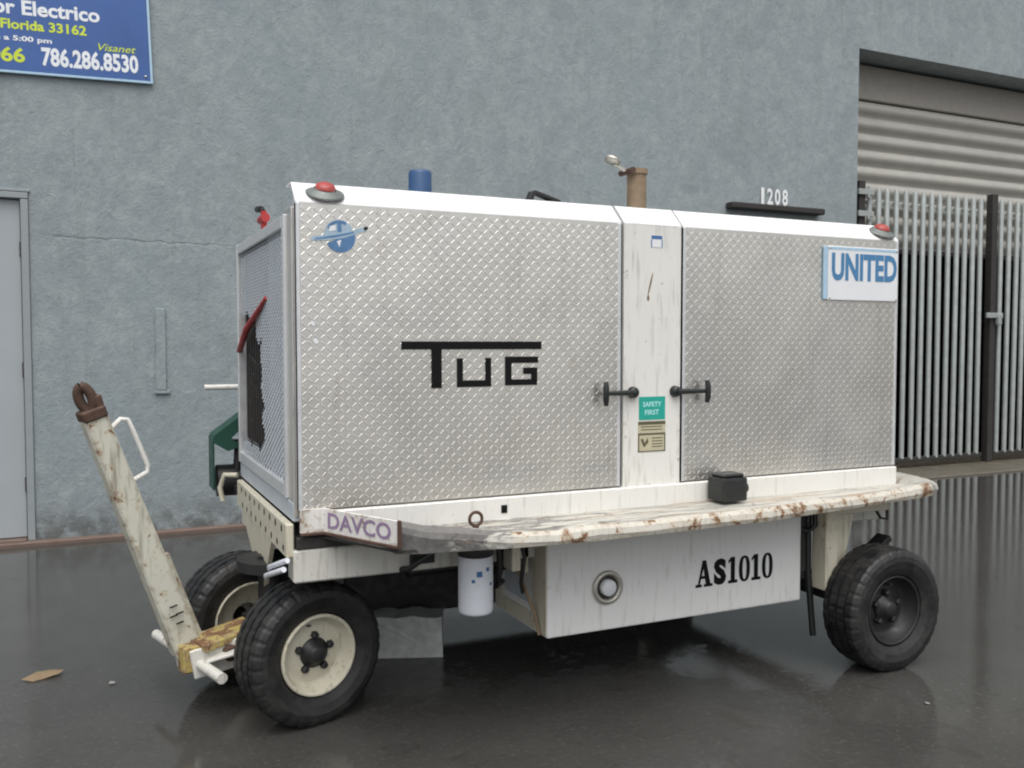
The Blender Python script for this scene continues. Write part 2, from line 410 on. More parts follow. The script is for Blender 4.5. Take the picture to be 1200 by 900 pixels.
# ================================================================== SECURITY GATE
GO = (7.35, 7.25, .02); GY = 7.24
gate = empty('security_gate', GO)
tag(gate, 'grey steel gate of vertical bars in front of the roller shutter', 'gate')
bm_ = MB(); bm_.tube([(0, 0, .10), (0, 0, 3.02), (0, 0, 3.06)], [.028, .028, .012], 10)
b0 = None
def gbar(x):
    global b0
    if b0 is None: b0 = bm_.build('bar', 'gate_paint', gate); o = b0
    else: o = b0.copy(); col.objects.link(o); o.parent = gate
    o.location = (x - GO[0], GY - GO[1], random.uniform(-.006, .006)); o.rotation_euler = (random.uniform(-.002, .002), random.uniform(-.003, .003), 0)
SPB = .1335
for k in range(14): gbar(7.61 + k * SPB + random.uniform(-.005, .005))
for k in range(14): gbar(9.69 + k * SPB + random.uniform(-.005, .005))
for k in range(10): gbar(11.8 + k * SPB + random.uniform(-.005, .005))
for (a, b_) in ((7.50, 9.42), (9.62, 11.52), (11.72, 13.15)):
    MB().box(a, b_, GY - .022, GY + .022, .085, .135, .004).build('bottom_rail', 'dark_steel', gate, GO)
    MB().box(a, b_, GY + .030, GY + .045, 2.90, 2.94, .003).build('top_rail', 'gate_paint', gate, GO)
for px in (7.46, 9.535, 11.62):
    mb = MB(); mb.box(px - .045, px + .045, GY - .045, GY + .045, .021, 3.13, .006); mb.build('post', 'dark_steel', gate, GO)
for hz in (2.98, 2.75, .6):
    mb = MB(); mb.box(7.38, 7.60, GY - .075, GY - .047, hz, hz + .06, .004); mb.tube([(7.52, GY - .07, hz - .03), (7.52, GY - .07, hz + .09)], .016, 10)
    mb.build('hinge', 'gate_paint', gate, GO)
mb = MB(); mb.box(9.40, 9.66, GY - .08, GY - .047, 1.70, 1.76, .005); mb.box(9.56, 9.62, GY - .10, GY - .047, 1.62, 1.74, .008)
mb.build('latch', 'gate_paint', gate, GO)

# ================================================================== BANNER SIGN on the wall
SO = (.43, 7.09, 3.285)
sg = empty('wall_sign', SO); tag(sg, 'blue printed sign with phone number high on the left wall', 'sign')
TR = Matrix.Translation(SO) @ Matrix.Rotation(-R(2.0), 4, 'Y')          # sign coordinates: u left of the corner, v up
def S(u, v, y=0): return TR @ Vector((u, y, v))
mb = MB(); mb.box(-2.3, 0, -.018, -.004, 0, 1.25, .003)
mb.v = [tuple(TR @ Vector(p)) for p in mb.v]; mb.build('panel', 'banner_blue', sg, SO)
mb = MB(); mb.box(-2.3, .0, -.022, -.003, -.018, -.001, .002); mb.box(.001, .018, -.022, -.003, -.018, 1.25, .002)
mb.v = [tuple(TR @ Vector(p)) for p in mb.v]; mb.build('edge_trim', 'pale_blue', sg, SO)
def stext(name, mat, body, u0, u1, v0, v1, bold=.02, shear=0):
    m = MB(); text(m, body, u0, u1, v0, v1, -.0195, bold=bold, shear=shear, place=lambda X, Z, Y: TR @ Vector((X, Y, Z))); return m.build(name, mat, sg, SO)
stext('lettering', 'banner_white', 'Motor Electrico', -1.19, -.31, .375, .475, .03)
stext('lettering', 'banner_yellow', 'k, Florida 33162', -1.02, -.40, .265, .345, .03)
stext('lettering', 'banner_white', 'am a 5:00 pm', -1.02, -.62, .19, .235, .03)['kind'] = 'stuff'
stext('lettering', 'banner_yellow', 'Visanet', -.33, -.085, .185, .235, .005, .3)
stext('lettering', 'banner_yellow', '066', -1.01, -.79, .055, .155, .03)
stext('lettering', 'banner_white', '786.286.8530', -.69, -.075, .045, .175, .035)
mb = MB()
for (u, v, r_, mt) in ((-.17, .60, .045, 'banner_red'), (-.075, .61, .035, 'banner_white')):
    mb.use(mt); n = 20
    mb.add([S(u + r_ * math.cos(2 * math.pi * k / n), v + r_ * math.sin(2 * math.pi * k / n), -.0195) for k in range(n)], [tuple(range(n))])
for i, u in enumerate((-.34, -.48, -.62, -.78)):
    mb.use(('banner_white', 'banner_red')[i % 2]); mb.add([S(u, .58, -.0195), S(u + .10, .58, -.0195), S(u + .10, .70, -.0195), S(u, .70, -.0195)], [(0, 1, 2, 3)])
mb.build('logo_print', None, sg, SO)
for (u, v) in ((-.03, .03), (-.03, 1.2)):
    mb = MB(); p = S(u, v, -.02); mb.lathe([(-.004, 0.0005), (-.004, .008), (.002, .009)], Matrix.Translation(p), 10); mb.build('screw', 'zinc', sg, SO)

# house number
HO = (6.16, 7.09, 2.78)
hn = empty('house_number', HO); tag(hn, 'white house number digits on the wall beside the shutter', 'number')
for k, ch in enumerate('1208'):
    mb = MB(); x0 = 5.985 + k * .095 + (.02 if k == 0 else 0)
    text(mb, ch, x0, x0 + (.038 if ch == '1' else .072), 2.775, 2.935, 7.085, bold=.03)
    mb.build('digit', 'digit_white', hn, HO)

# ================================================================== THE CART
CO = (2.0, 3.7, 0)
cart = empty('air_start_cart', CO)
tag(cart, 'silver tread plate ground support cart with white tow bar and four black tyres', 'cart')
def P(mb, name, mat=None, parent=None, label=None):
    o = mb.build(name, mat, parent if parent is not None else cart, CO)
    if label: o['label'] = label
    return o
Y0, Y1 = 3.09, 4.32; ZB, ZT = .83, 1.877
# inner cabinet
mb = MB(); mb.box(.66, 3.41, Y0 + .03, Y1 - .004, .80, 1.845, .01); P(mb, 'cabinet', 'grey_panel')

def lug_field(x0, x1, quad, nz, pitch=.0215):
    """raised tread lugs over a sheet; quad(x, s) gives point and normal for s in metres along the sheet"""
    vs_, fs_2 = [], []
    nx = int((x1 - x0) / pitch); ns = int(nz / pitch)
    for i in range(nx):
        for j in range(ns):
            cx = x0 + (i + .5) * (x1 - x0) / nx; cs = (j + .5) * nz / ns
            a = R(45) if (i + j) % 2 == 0 else R(-45)
            ca, sa = math.cos(a), math.sin(a); L, Wd = .0132, .0036
            o = len(vs_)
            for (u, v, h_) in ((-L, 0, 0), (-L * .45, -Wd, 0), (L * .45, -Wd, 0), (L, 0, 0), (L * .45, Wd, 0), (-L * .45, Wd, 0), (-L * .5, 0, .00125), (L * .5, 0, .00125)):
                p, nn = quad(cx + u * ca - v * sa, cs + u * sa + v * ca); vs_.append(tuple(p + nn * (h_ - .0004)))
            fs_2 += [(o, o + 1, o + 6), (o + 1, o + 2, o + 7, o + 6), (o + 2, o + 3, o + 7), (o + 3, o + 4, o + 7), (o + 4, o + 5, o + 6, o + 7), (o + 5, o, o + 6)]
    return MB().add(vs_, fs_2)
CAPY, CAPZ = 3.163, 1.957
def sheet(x0, x1, y0=Y0, dz=0.):
    """upright face sheet"""
    return MB().prism([(y0, ZB - dz), (y0, ZT), (Y0 + .022, ZT), (Y0 + .022, ZB - dz)], 'yz', x0, x1)
def cap_sheet(x0, x1, y0=Y0):
    """chamfered top and short flat return"""
    k = Y0 - y0
    return MB().prism([(y0, ZT + .0008), (y0 + .001, ZT + .006), (CAPY - k, CAPZ - .002), (CAPY - k + .006, CAPZ), (CAPY + .10, CAPZ), (CAPY + .10, CAPZ - .004), (CAPY + .004, CAPZ - .008), (Y0 + .022, ZT + .0008)], 'yz', x0, x1)
capn = Vector((0, -(CAPZ - ZT), CAPY - Y0)).normalized(); capl = math.hypot(CAPY - Y0, CAPZ - ZT)
def qface(x, s): return Vector((x, Y0, ZB + s)), Vector((0, -1, 0))
def qcap(x, s):
    t = s / capl; return Vector((x, Y0 + (CAPY - Y0) * t, ZT + (CAPZ - ZT) * t)), capn
doors = []
for (x0, x1) in ((.636, 1.918), (2.216, 3.432)):
    dd = P(sheet(x0, x1), 'door', 'aluminium'); doors.append(dd)
    t1 = lug_field(x0 + .012, x1 - .008, qface, ZT - ZB - .01); t2 = lug_field(x0 + .012, x1 - .008, qcap, capl - .006)
    o = P(t1, 'tread_pattern', 'aluminium', dd); o['kind'] = 'stuff'
    dc = P(cap_sheet(x0, x1), 'door_cap', 'cap_white'); o = P(t2, 'tread_pattern', 'cap_white', dc); o['kind'] = 'stuff'
    for xx in (x0 + .0, x1 - .014): P(MB().box(xx, xx + .014, Y0 - .004, Y0 + .03, ZB, ZT, .002), 'edge_strip', 'frame_metal', dd)
# roof behind the folded tops
mb = MB(); mb.box(.66, 3.41, Y0 + .10, Y1, 1.846, 1.862, .004); P(mb, 'roof', 'frame_metal')
# end closures under the folded tops
for xa, xb in ((.66, .664), (3.404, 3.408)):
    P(MB().prism([(Y0 + .024, 1.8), (Y0 + .024, ZT), (CAPY + .004, CAPZ - .01), (CAPY + .09, CAPZ - .01), (CAPY + .09, 1.8)], 'yz', xa, xb), 'end_closure', 'frame_metal')
# black lettering on the big door
TY = Y0 - .0030
for rects in (((1.006, 1.380, 1.564, 1.409), (1.119, 1.239, 1.158, 1.3805)),
              ((1.218, 1.2645, 1.241, 1.347), (1.218, 1.241, 1.354, 1.2655), (1.331, 1.2645, 1.354, 1.348)),
              ((1.412, 1.328, 1.550, 1.352), (1.412, 1.265, 1.438, 1.329), (1.412, 1.244, 1.546, 1.266), (1.522, 1.265, 1.546, 1.287), (1.488, 1.286, 1.546, 1.310))):
    mb = MB()
    for k, (xa, za, xb, zc) in enumerate(rects): mb.box(xa, xb, TY - .0002 * k, Y0 + .001, za, zc, 0)
    P(mb, 'letter', 'black_paint', doors[0])
# winged globe emblem: disc, wings, propeller
mb = MB(); ex, ez = .785, 1.772
def disc(mb, x, z, rx, rz, y, n=28, a=0.):
    mb.add([(x + rx * math.cos(2 * math.pi * k / n) * math.cos(a) - rz * math.sin(2 * math.pi * k / n) * math.sin(a), y, z + rx * math.cos(2 * math.pi * k / n) * math.sin(a) + rz * math.sin(2 * math.pi * k / n) * math.cos(a)) for k in range(n)], [tuple(range(n))])
def poly(mb, pts, y): mb.add([(ex + u, y, ez + v) for u, v in pts], [tuple(range(len(pts)))])
def arc(r, a0, a1, cx=0, cz=0, n=14): return [(cx + r * math.cos(R(a0 + (a1 - a0) * k / n)), cz + r * math.sin(R(a0 + (a1 - a0) * k / n))) for k in range(n + 1)]
mb.use('emblem_pale'); poly(mb, arc(.052, 25, 205, .0, .002), Y0 - .0030)                    # pale upper half of the globe
mb.use('emblem_blue'); poly(mb, arc(.052, 205, 385, .004, -.006), Y0 - .0032)                 # blue lower half
mb.use('emblem_pale'); poly(mb, [(-.100, -.022), (-.094, -.008), (-.02, .008), (.03, .016), (.092, .034), (.096, .022), (.02, -.006), (-.03, -.016)], Y0 - .0036)
mb.use('emblem_blue'); poly(mb, [(-.088, -.018), (-.085, -.013), (-.01, .002), (.05, .016), (.05, .010), (-.01, -.006)], Y0 - .0039)
poly(mb, arc(.050, 60, 150, 0, .002) + arc(.040, 150, 60, 0, .002), Y0 - .0035); poly(mb, [(-.008, .046), (.006, .046), (.012, -.046), (-.002, -.05)], Y0 - .0034)
mb.use('sticker_white'); poly(mb, [(-.010, -.020), (.006, -.014), (.0, -.040)], Y0 - .0040); poly(mb, [(-.036, .012), (-.012, .018), (-.014, .036), (-.034, .030)], Y0 - .0040)
mb.use('black_paint'); poly(mb, [(.086, .022), (.100, .026), (.100, .036), (.086, .033)], Y0 - .0042)
P(mb, 'emblem', None, doors[0])
for (u_, v_, a_) in ((.690, 1.470, .006), (.700, 1.410, .008)):
    mb = MB(); disc(mb, u_, v_, .010, a_, Y0 - .0035, a=2.2); P(mb, 'sticker_scrap', 'sticker_white', doors[0])

# white pillar between the doors
pil = P(sheet(1.930, 2.204, Y0 - .004, .03), 'pillar', 'white_paint'); P(cap_sheet(1.930, 2.204, Y0 - .004), 'pillar_cap', 'cap_white', pil)
for xx in (1.9195, 2.2055): P(MB().box(xx, xx + .009, Y0 + .010, Y0 + .03, ZB, ZT, 0), 'door_gap_seal', 'black_paint', pil)
for xx in (1.937, 2.187): P(MB().box(xx, xx + .010, Y0 - .0065, Y0 - .003, ZB + .0, ZT, .001), 'fold_line', 'white_paint', pil)
SYP = Y0 - .0056
mb = MB(); mb.use('sticker_teal').box(2.004, 2.130, SYP, Y0 - .003, 1.092, 1.186, 0); mb.use('sticker_cyan')
text(mb, 'SAFETY', 2.022, 2.112, 1.145, 1.166, SYP - .0004, bold=.03); text(mb, 'FIRST', 2.032, 2.100, 1.112, 1.133, SYP - .0004, bold=.03)
P(mb, 'sticker', None, pil, 'teal green safety sticker')
mb = MB(); mb.use('sticker_beige').box(2.000, 2.132, SYP, Y0 - .003, .962, 1.086, 0)
mb.use('ink_brown'); yy = SYP - .0004
def rect(mb, x0, x1, z0, z1, y): mb.add([(x0, y, z0), (x1, y, z0), (x1, y, z1), (x0, y, z1)], [(0, 1, 2, 3)])
rect(mb, 2.000, 2.132, 1.072, 1.086, yy); rect(mb, 2.000, 2.132, 1.030, 1.038, yy); rect(mb, 2.000, 2.006, .962, 1.03, yy); rect(mb, 2.126, 2.132, .962, 1.03, yy)
rect(mb, 2.000, 2.132, .962, .966, yy); mb.add([(2.012, yy, 1.012), (2.022, yy, 1.018), (2.032, yy, .998), (2.046, yy, 1.02), (2.050, yy, 1.0), (2.028, yy, .980)], [(0, 1, 2, 3, 4, 5)])
for z_ in (1.015, 1.003, .991, .980): rect(mb, 2.066, 2.118, z_, z_ + .004, yy)
for z_ in (1.062, 1.050): rect(mb, 2.014, 2.116, z_, z_ + .004, yy)
P(mb, 'sticker', None, pil, 'beige instruction plate with printed symbol')
mb = MB(); mb.use('sticker_white').box(2.056, 2.112, SYP, Y0 - .003, 1.790, 1.838, 0); mb.use('sticker_blue'); rect(mb, 2.058, 2.110, 1.822, 1.837, yy)
rect(mb, 2.056, 2.061, 1.790, 1.82, yy); rect(mb, 2.107, 2.112, 1.790, 1.82, yy); P(mb, 'sticker', None, pil, 'small blue and white sticker')
mb = MB().use('tan_steel'); disc(mb, 2.055, 1.64, .004, .05, Y0 - .0046, a=-.25); disc(mb, 2.045, 1.585, .006, .012, Y0 - .0047); P(mb, 'rust_streak', None, pil)

# T-handle latches
for (xa, xb) in ((1.972, 1.832), (2.176, 2.316)):
    s = 1 if xb > xa else -1
    mb = MB(); mb.lathe([(-.030, .0005), (-.030, .017), (-.022, .022), (-.004, .024)], Matrix.Translation((xa, Y0, 1.205)), 20)
    mb.tube([(xa, Y0 - .024, 1.205), (xb, Y0 - .034, 1.205)], [.0125, .009], 10)
    lt = P(mb, 'latch', 'black_plastic')
    mb = MB(); mb.tube([(xb, Y0 - .036, 1.158), (xb + s * .003, Y0 - .040, 1.18), (xb + s * .003, Y0 - .040, 1.23), (xb, Y0 - .036, 1.25)], [.009, .012, .012, .009], 12)
    P(mb, 'handle', 'black_plastic', lt)

# lettered plate on the right door
mb = MB(); mb.use('sticker_white').box(2.992, 3.420, Y0 - .012, Y0 - .0025, 1.597, 1.838, .002); mb.use('pale_blue').box(2.968, 2.990, Y0 - .011, Y0 - .0026, 1.600, 1.835, .001)
mb.use('pale_blue').box(2.992, 3.418, Y0 - .0128, Y0 - .0115, 1.822, 1.834, 0)
upl = P(mb, 'name_plate')
mb = MB(); text(mb, 'UNITED', 3.012, 3.412, 1.684, 1.808, Y0 - .0132, bold=.038); P(mb, 'lettering', 'sky_blue', upl)
for (xx, zz) in ((3.002, 1.606), (3.41, 1.606), (3.002, 1.829), (3.41, 1.829)): P(MB().lathe([(-.004, .0005), (-.003, .004), (0, .005)], Matrix.Translation((xx, Y0 - .012, zz)), 10), 'rivet', 'zinc', upl)

# front end: frame, screen with torn hole, radiator behind
XF = .628
FY0, FY1, FZ0, FZ1 = 3.205, 4.320, .855, 1.852
mb = MB()
mb.box(XF - .012, XF + .03, FY0, FY0 + .038, FZ0, FZ1, .004); mb.box(XF - .012, XF + .03, FY1 - .03, FY1, FZ0, FZ1, .004)
mb.box(XF - .011, XF + .031, FY0 + .046, FY1 - .031, FZ1 - .045, FZ1 - .001, .004); mb.box(XF - .011, XF + .031, FY0 + .046, FY1 - .031, FZ0 + .001, FZ0 + .05, .004)
fr = P(mb, 'front_frame', 'frame_metal')
mb = MB(); mb.box(XF - .002, XF + .03, Y0 + .026, FY0 - .003, .80, ZT - .01, .004); P(mb, 'corner_post', 'aluminium')
mb = MB(); mb.box(XF - .004, XF + .03, Y0 + .03, FY1, .785, FZ0 - .002, .004); P(mb, 'front_sill', 'grey_panel')
hole = (3.68, 4.285, .95, 1.56)
def in_hole(y, z):
    wob = .03 * math.sin(y * 31) + .03 * math.sin(z * 47 + 1)
    return hole[0] + .25 * max(0, (z - 1.1)) + wob < y < hole[1] and hole[2] + wob * .4 < z < hole[3] - (4.285 - y) * .25 + wob
vs_, fs_2 = [], []
pt = .026; ny = int((FY1 - FY0 - .08) / pt); nz_ = int((FZ1 - FZ0 - .1) / pt)
for i in range(ny):
    for j in range(nz_):
        ya = FY0 + .045 + i * pt; za = FZ0 + .05 + (j - .5 * (i % 2) + .5) * pt
        if in_hole(ya, za): continue
        # one expanded-metal cell: four twisted strands round a diamond opening
        cy, cz = ya + pt / 2, za + pt / 2; ro, ri = pt * .5, pt * .34
        o = len(vs_)
        sq = [(-1, -1), (0, -1), (1, -1), (1, 0), (1, 1), (0, 1), (-1, 1), (-1, 0)]
        for (u, v) in sq: vs_.append((XF + (.003 if (u + v) % 2 else 0), cy + u * ro, cz + v * ro))
        for (u, v) in sq:
            l = math.hypot(u, v); k = ri * (1 if (u == 0 or v == 0) else .72) ; vs_.append((XF + .004, cy + u / l * k * 1.25, cz + v / l * k))
        for q in range(8): fs_2.append((o + q, o + 8 + q, o + 8 + (q + 1) % 8, o + (q + 1) % 8))
scn = P(MB().add(vs_, fs_2), 'screen', 'screen_metal', fr)
mb = MB(); mb.box(XF + .012, XF + .022, FY0 + .04, 3.62, FZ0 + .03, FZ1 - .03, 0); P(mb, 'backing_plate', 'grey_panel', fr)
mb = MB(); mb.box(.655, .659, 3.625, FY1 - .03, FZ0 + .03, FZ1 - .03, 0); P(mb, 'radiator', 'black_paint', fr)
for k in range(9):
    mb = MB(); yy_ = 3.75 + k * .06; mb.tube([(XF + .02, yy_, FZ0 + .06), (XF + .02, yy_, FZ1 - .06)], .006, 6); P(mb, 'radiator_tube', 'dark_steel', fr)
mb = MB(); mb.tube([(XF - .004, 4.30, 1.37), (XF - .02, 4.0, 1.46), (XF + .0, 3.62, 1.58)], [.014, .014, .008], 10); P(mb, 'strut', 'red_paint')
mb = MB(); rr = random.Random(3)
for k in range(9):
    ya = 3.80 + rr.uniform(0, .10); za = rr.uniform(.97, 1.35); mb.tube([(XF, ya, za), (XF - .012, ya + rr.uniform(.01, .05), za + rr.uniform(-.03, .03)), (XF - .02, ya + rr.uniform(.03, .08), za + rr.uniform(-.05, .04))], [.0025, .002, .001], 5)
P(mb, 'torn_wire', 'dark_steel')['kind'] = 'stuff'

# skirt below the doors and outrigger shelf (bowed, dented)
mb = MB(); mb.box(.74, 3.43, Y0 - .018, Y0 + .02, .735, ZB - .006, .004); sk = P(mb, 'skirt', 'white_paint')
mb = MB(); mb.box(1.388, 1.412, Y0 - .0205, Y0 - .017, .765, .795, 0); P(mb, 'slot', 'black_paint', sk)
outer = [(.886, 2.768), (.98, 2.738), (1.09, 2.722), (1.26, 2.692), (1.42, 2.678), (1.57, 2.668), (1.75, 2.676), (1.93, 2.674), (2.13, 2.690), (2.332, 2.688), (2.58, 2.726), (2.837, 2.757), (3.05, 2.79), (3.26, 2.815), (3.40, 2.845), (3.50, 2.90), (3.565, 2.985), (3.60, 3.10), (3.61, 3.30), (3.61, 4.08), (3.58, 4.35)]
def shelf_mesh():
    b = bmesh.new(); rows = []
    rj = random.Random(5)
    for i, (x, y) in enumerate(outer):
        if x < 3.43 and y < 3.0: inn = Vector((x, Y0 - .018)); 
        else: inn = Vector((3.435, max(Y0 - .018, min(y + .05, 4.3)))) if y > 2.95 else Vector((min(x, 3.435), Y0 - .018))
        ou = Vector((x, y)); dr_ = (inn - ou).normalized()
        j = rj.uniform(-.004, .004); zt = .752 + j; crush = max(0, 1 - (x - .886) / .28) if y < 3 else 0
        lipz = zt + .010 + crush * .058 + rj.uniform(-.004, .004)
        lipz = zt + .022 + crush * .050 + rj.uniform(-.004, .004); wv = rj.uniform(-.010, .010)
        pts = [(inn, .742), (ou + dr_ * (.135 + wv), zt - .012), (ou + dr_ * (.105 + wv), zt + .010), (ou + dr_ * .055, lipz), (ou + dr_ * .022, lipz - .001), (ou + dr_ * .004, lipz - .014), (ou - dr_ * .002, lipz - .034), (ou + dr_ * .004, .722), (ou + dr_ * .04, .716), (inn, .730)]
        rows.append([b.verts.new((p.x, p.y, zz)) for p, zz in pts])
    n = len(rows[0])
    for i in range(len(rows) - 1):
        for k in range(n): b.faces.new((rows[i][k], rows[i][(k + 1) % n], rows[i + 1][(k + 1) % n], rows[i + 1][k]))
    b.faces.new(rows[0][::-1]); b.faces.new(rows[-1])
    bmesh.ops.recalc_face_normals(b, faces=b.faces[:])
    for f in b.faces: f.material_index = 0
    return b
mb = MB().use('bumper_scraped'); mb.bm(shelf_mesh())
n_ = 10
for i in range(len(mb.f)):
    k = i % n_
    if k in (4, 5, 6, 7) and i < (len(outer) - 1) * n_:
        if 'rusty_edge' not in mb.mats: mb.mats.append('rusty_edge')
        if 2 < i // n_ < 14: mb.mi[i] = 1
shelf = P(mb, 'bumper_shelf')
# flared lettered end plate
fl = [(.640, 3.082), (.722, 3.082), (.884, 2.752)]
mb = MB().use('plate_paint'); b = bmesh.new(); rows = []
for i, (x, y) in enumerate(fl):
    zz0, zz1 = (.752, .832); nrm = [Vector((0, 1)), Vector((.5, .86)), Vector((.9, .44))][i] * .012
    rows.append([b.verts.new(p) for p in ((x, y, zz0), (x, y, zz1), (x + nrm.x, y + nrm.y, zz1), (x + nrm.x, y + nrm.y, zz0))])
for i in range(2):
    for k in range(4): b.faces.new((rows[i][k], rows[i][(k + 1) % 4], rows[i + 1][(k + 1) % 4], rows[i + 1][k]))
b.faces.new(rows[0]); b.faces.new(rows[-1][::-1]); bmesh.ops.recalc_face_normals(b, faces=b.faces[:]); mb.bm(b)
ep = P(mb, 'end_plate')
dv = Vector((.884 - .722, 2.752 - 3.082, 0)); dl = dv.length; dv.normalize(); nv = Vector((dv.y, -dv.x, 0))
nv = nv if nv.x < 0 else -nv
def onplate(u, v, y): p = Vector((.722, 3.082, 0)) + dv * u + nv * .0016; return (p.x, p.y, v)
mb = MB(); text(mb, 'DAVCO', .02, dl - .035, .766, .822, 0, bold=.02, place=onplate); P(mb, 'lettering', 'davco_ink', ep)
mb = MB().use('rusty_edge')
for (a, b_) in ((fl[0], fl[1]), (fl[1], fl[2])): mb.bar((a[0], a[1] - .001, .748), (b_[0], b_[1] - .001, .748), .016, .010, .002)
mb.bar((.886, 2.751, .744), (.886, 2.751, .836), .014, .012, .002); P(mb, 'rusted_edge', 'rust', ep)
mb = MB(); mb.prism([(.72, 3.085), (.884, 2.765), (.98, 2.745), (1.1, 3.07)], 'xy', .728, .736); P(mb, 'shelf_underplate', 'dark_steel')
# fittings on the shelf
mb = MB(); c0 = Vector((1.225, 2.93, .782)); mb.tube([c0 + Vector((.024 * math.cos(t * math.pi / 8), 0, .024 * math.sin(t * math.pi / 8))) for t in range(17)], .006, 8, False); mb.tube([(1.225, 2.93, .75), (1.225, 2.93, .760)], .012, 8)
P(mb, 'eyebolt', 'rust')
mb = MB(); mb.box(2.325, 2.45, 2.95, 3.06, .752, .852, .012, seg=2); mb.box(2.335, 2.44, 2.96, 3.05, .852, .866, .005); mb.tube([(2.45, 3.0, .80), (2.478, 3.0, .80)], .022, 12); P(mb, 'junction_box', 'black_plastic')
# chassis rails, cross members
for yy_ in (Y0 + .01, 4.18):
    mb = MB(); mb.box(.62, 3.40, yy_, yy_ + .10, .575, .690, .006); P(mb, 'chassis_rail', 'rail_paint')
for xx in (.9, 1.45, 2.75, 3.3):
    mb = MB(); mb.box(xx, xx + .08, Y0 + .111, 4.179, .59, .675, .005); P(mb, 'cross_member', 'dark_steel')
mb = MB(); mb.box(.63, 3.42, Y0 + .008, 4.31, .692, .734, .004); P(mb, 'floor_plate', 'dark_steel')
mb = MB(); mb.box(1.15, 2.9, 3.5, 4.15, .44, .589, .02); P(mb, 'gearbox_housing', 'black_steel')
mb = MB(); mb.box(1.02, 2.60, 3.98, 4.30, .14, .689, .01); P(mb, 'far_side_blocker', 'black_steel')  # unseen far-side box, added to block the wall's reflection under the cart
mb = MB(); mb.box(1.035, 1.13, Y0 + .0, Y0 + .009, .60, .68, .003)
for (xx, zz) in ((1.055, .62), (1.055, .66), (1.11, .62), (1.11, .66)): mb.lathe([(-.008, .0005), (-.008, .007), (0, .008)], Matrix.Translation((xx, Y0, zz)), 6)
P(mb, 'bolt_plate', 'dark_steel')
# front end beam with punched holes and gusset
mb = MB(); mb.box(.596, .624, Y0 + .02, 4.24, .665, .782, .004); eb = P(mb, 'end_beam', 'cream_paint')
for k in range(9):
    for zz in (.692, .755):
        mb = MB(); yy_ = 3.16 + k * .115 + (.03 if zz > .7 else 0); mb.lathe([(-.0015, .0005), (-.0015, .014)], Matrix.Translation((.5945, yy_, zz)) @ Matrix.Rotation(R(90), 4, 'Z'), 10, smooth=False); P(mb, 'bolt_hole', 'black_paint', eb)
mb = MB(); mb.prism([(3.40, .667), (4.12, .667), (3.86, .54), (3.66, .44), (3.58, .44)], 'yz', .598, .614); P(mb, 'gusset', 'cream_paint', eb)
for k in (0, 1):
    mb = MB(); c0 = Vector((.585, 3.10 + .0, .655)); a = Vector((.598 - .012 * k, 3.10, .66 - .03 * k)); 
    mb.tube([a, a + Vector((-.012, .05, -.018)), a + Vector((-.018, .24, -.075)), a + Vector((-.012, .265, -.090))], .010, 8); P(mb, 'tie_ring', 'filter_white')
mb = MB(); mb.tube([(.60, 4.26, .80), (.55, 4.30, .80), (.53, 4.31, .74), (.54, 4.30, .68)], .012, 8); P(mb, 'hook', 'cream_paint')

# far-side fittings seen past the front corner
mb = MB(); mb.prism([(.512, .975), (.66, 1.085), (.66, 1.025), (.585, .955), (.66, .925), (.66, .93), (.575, .90), (.512, .94)], 'xz', 4.36, 4.52); P(mb, 'hose_cradle', 'green_paint')
mb = MB(); mb.box(.506, .514, 4.36, 4.52, .72, .965, .002); P(mb, 'cradle_leg', 'green_paint')
mb = MB(); mb.tube([(.53, 4.44, .755), (.72, 4.44, .755)], .075, 16); mb.tube([(.62, 4.40, .80), (.63, 4.40, .95)], .02, 8); mb.box(.60, .80, 4.33, 4.46, .70, .74, .004); P(mb, 'hose_coupling', 'black_steel')
mb = MB(); mb.tube([(.48, 4.42, 1.197), (.70, 4.42, 1.197)], .013, 12); P(mb, 'grab_bar', 'white_paint')

# tank
TX0, TX1, TY0, TY1, TZ0, TZ1 = 1.545, 2.785, 3.0, 3.47, .285, .70
mb = MB(); mb.box(TX0, TX1, TY0, TY1, TZ0, TZ1, .008, seg=2); tk = P(mb, 'tank', 'white_tank')
def ring2(mb, x0, x1, z0, z1, tx, tz, y, n=28):
    cx, cz, rx, rz = (x0 + x1) / 2, (z0 + z1) / 2, (x1 - x0) / 2, (z1 - z0) / 2; vs2 = []
    for k in range(n):
        c_, s_ = math.cos(2 * math.pi * k / n), math.sin(2 * math.pi * k / n); e = lambda v: math.copysign(abs(v) ** .8, v)
        vs2 += [(cx + rx * e(c_), y, cz + rz * e(s_)), (cx + (rx - tx) * e(c_), y, cz + (rz - tz) * e(s_))]
    mb.add(vs2, [(2 * k, 2 * k + 1, (2 * k + 3) % (2 * n), (2 * k + 2) % (2 * n)) for k in range(n)])
LZ0, LZ1 = .402, .512; LY = TY0 - .0012
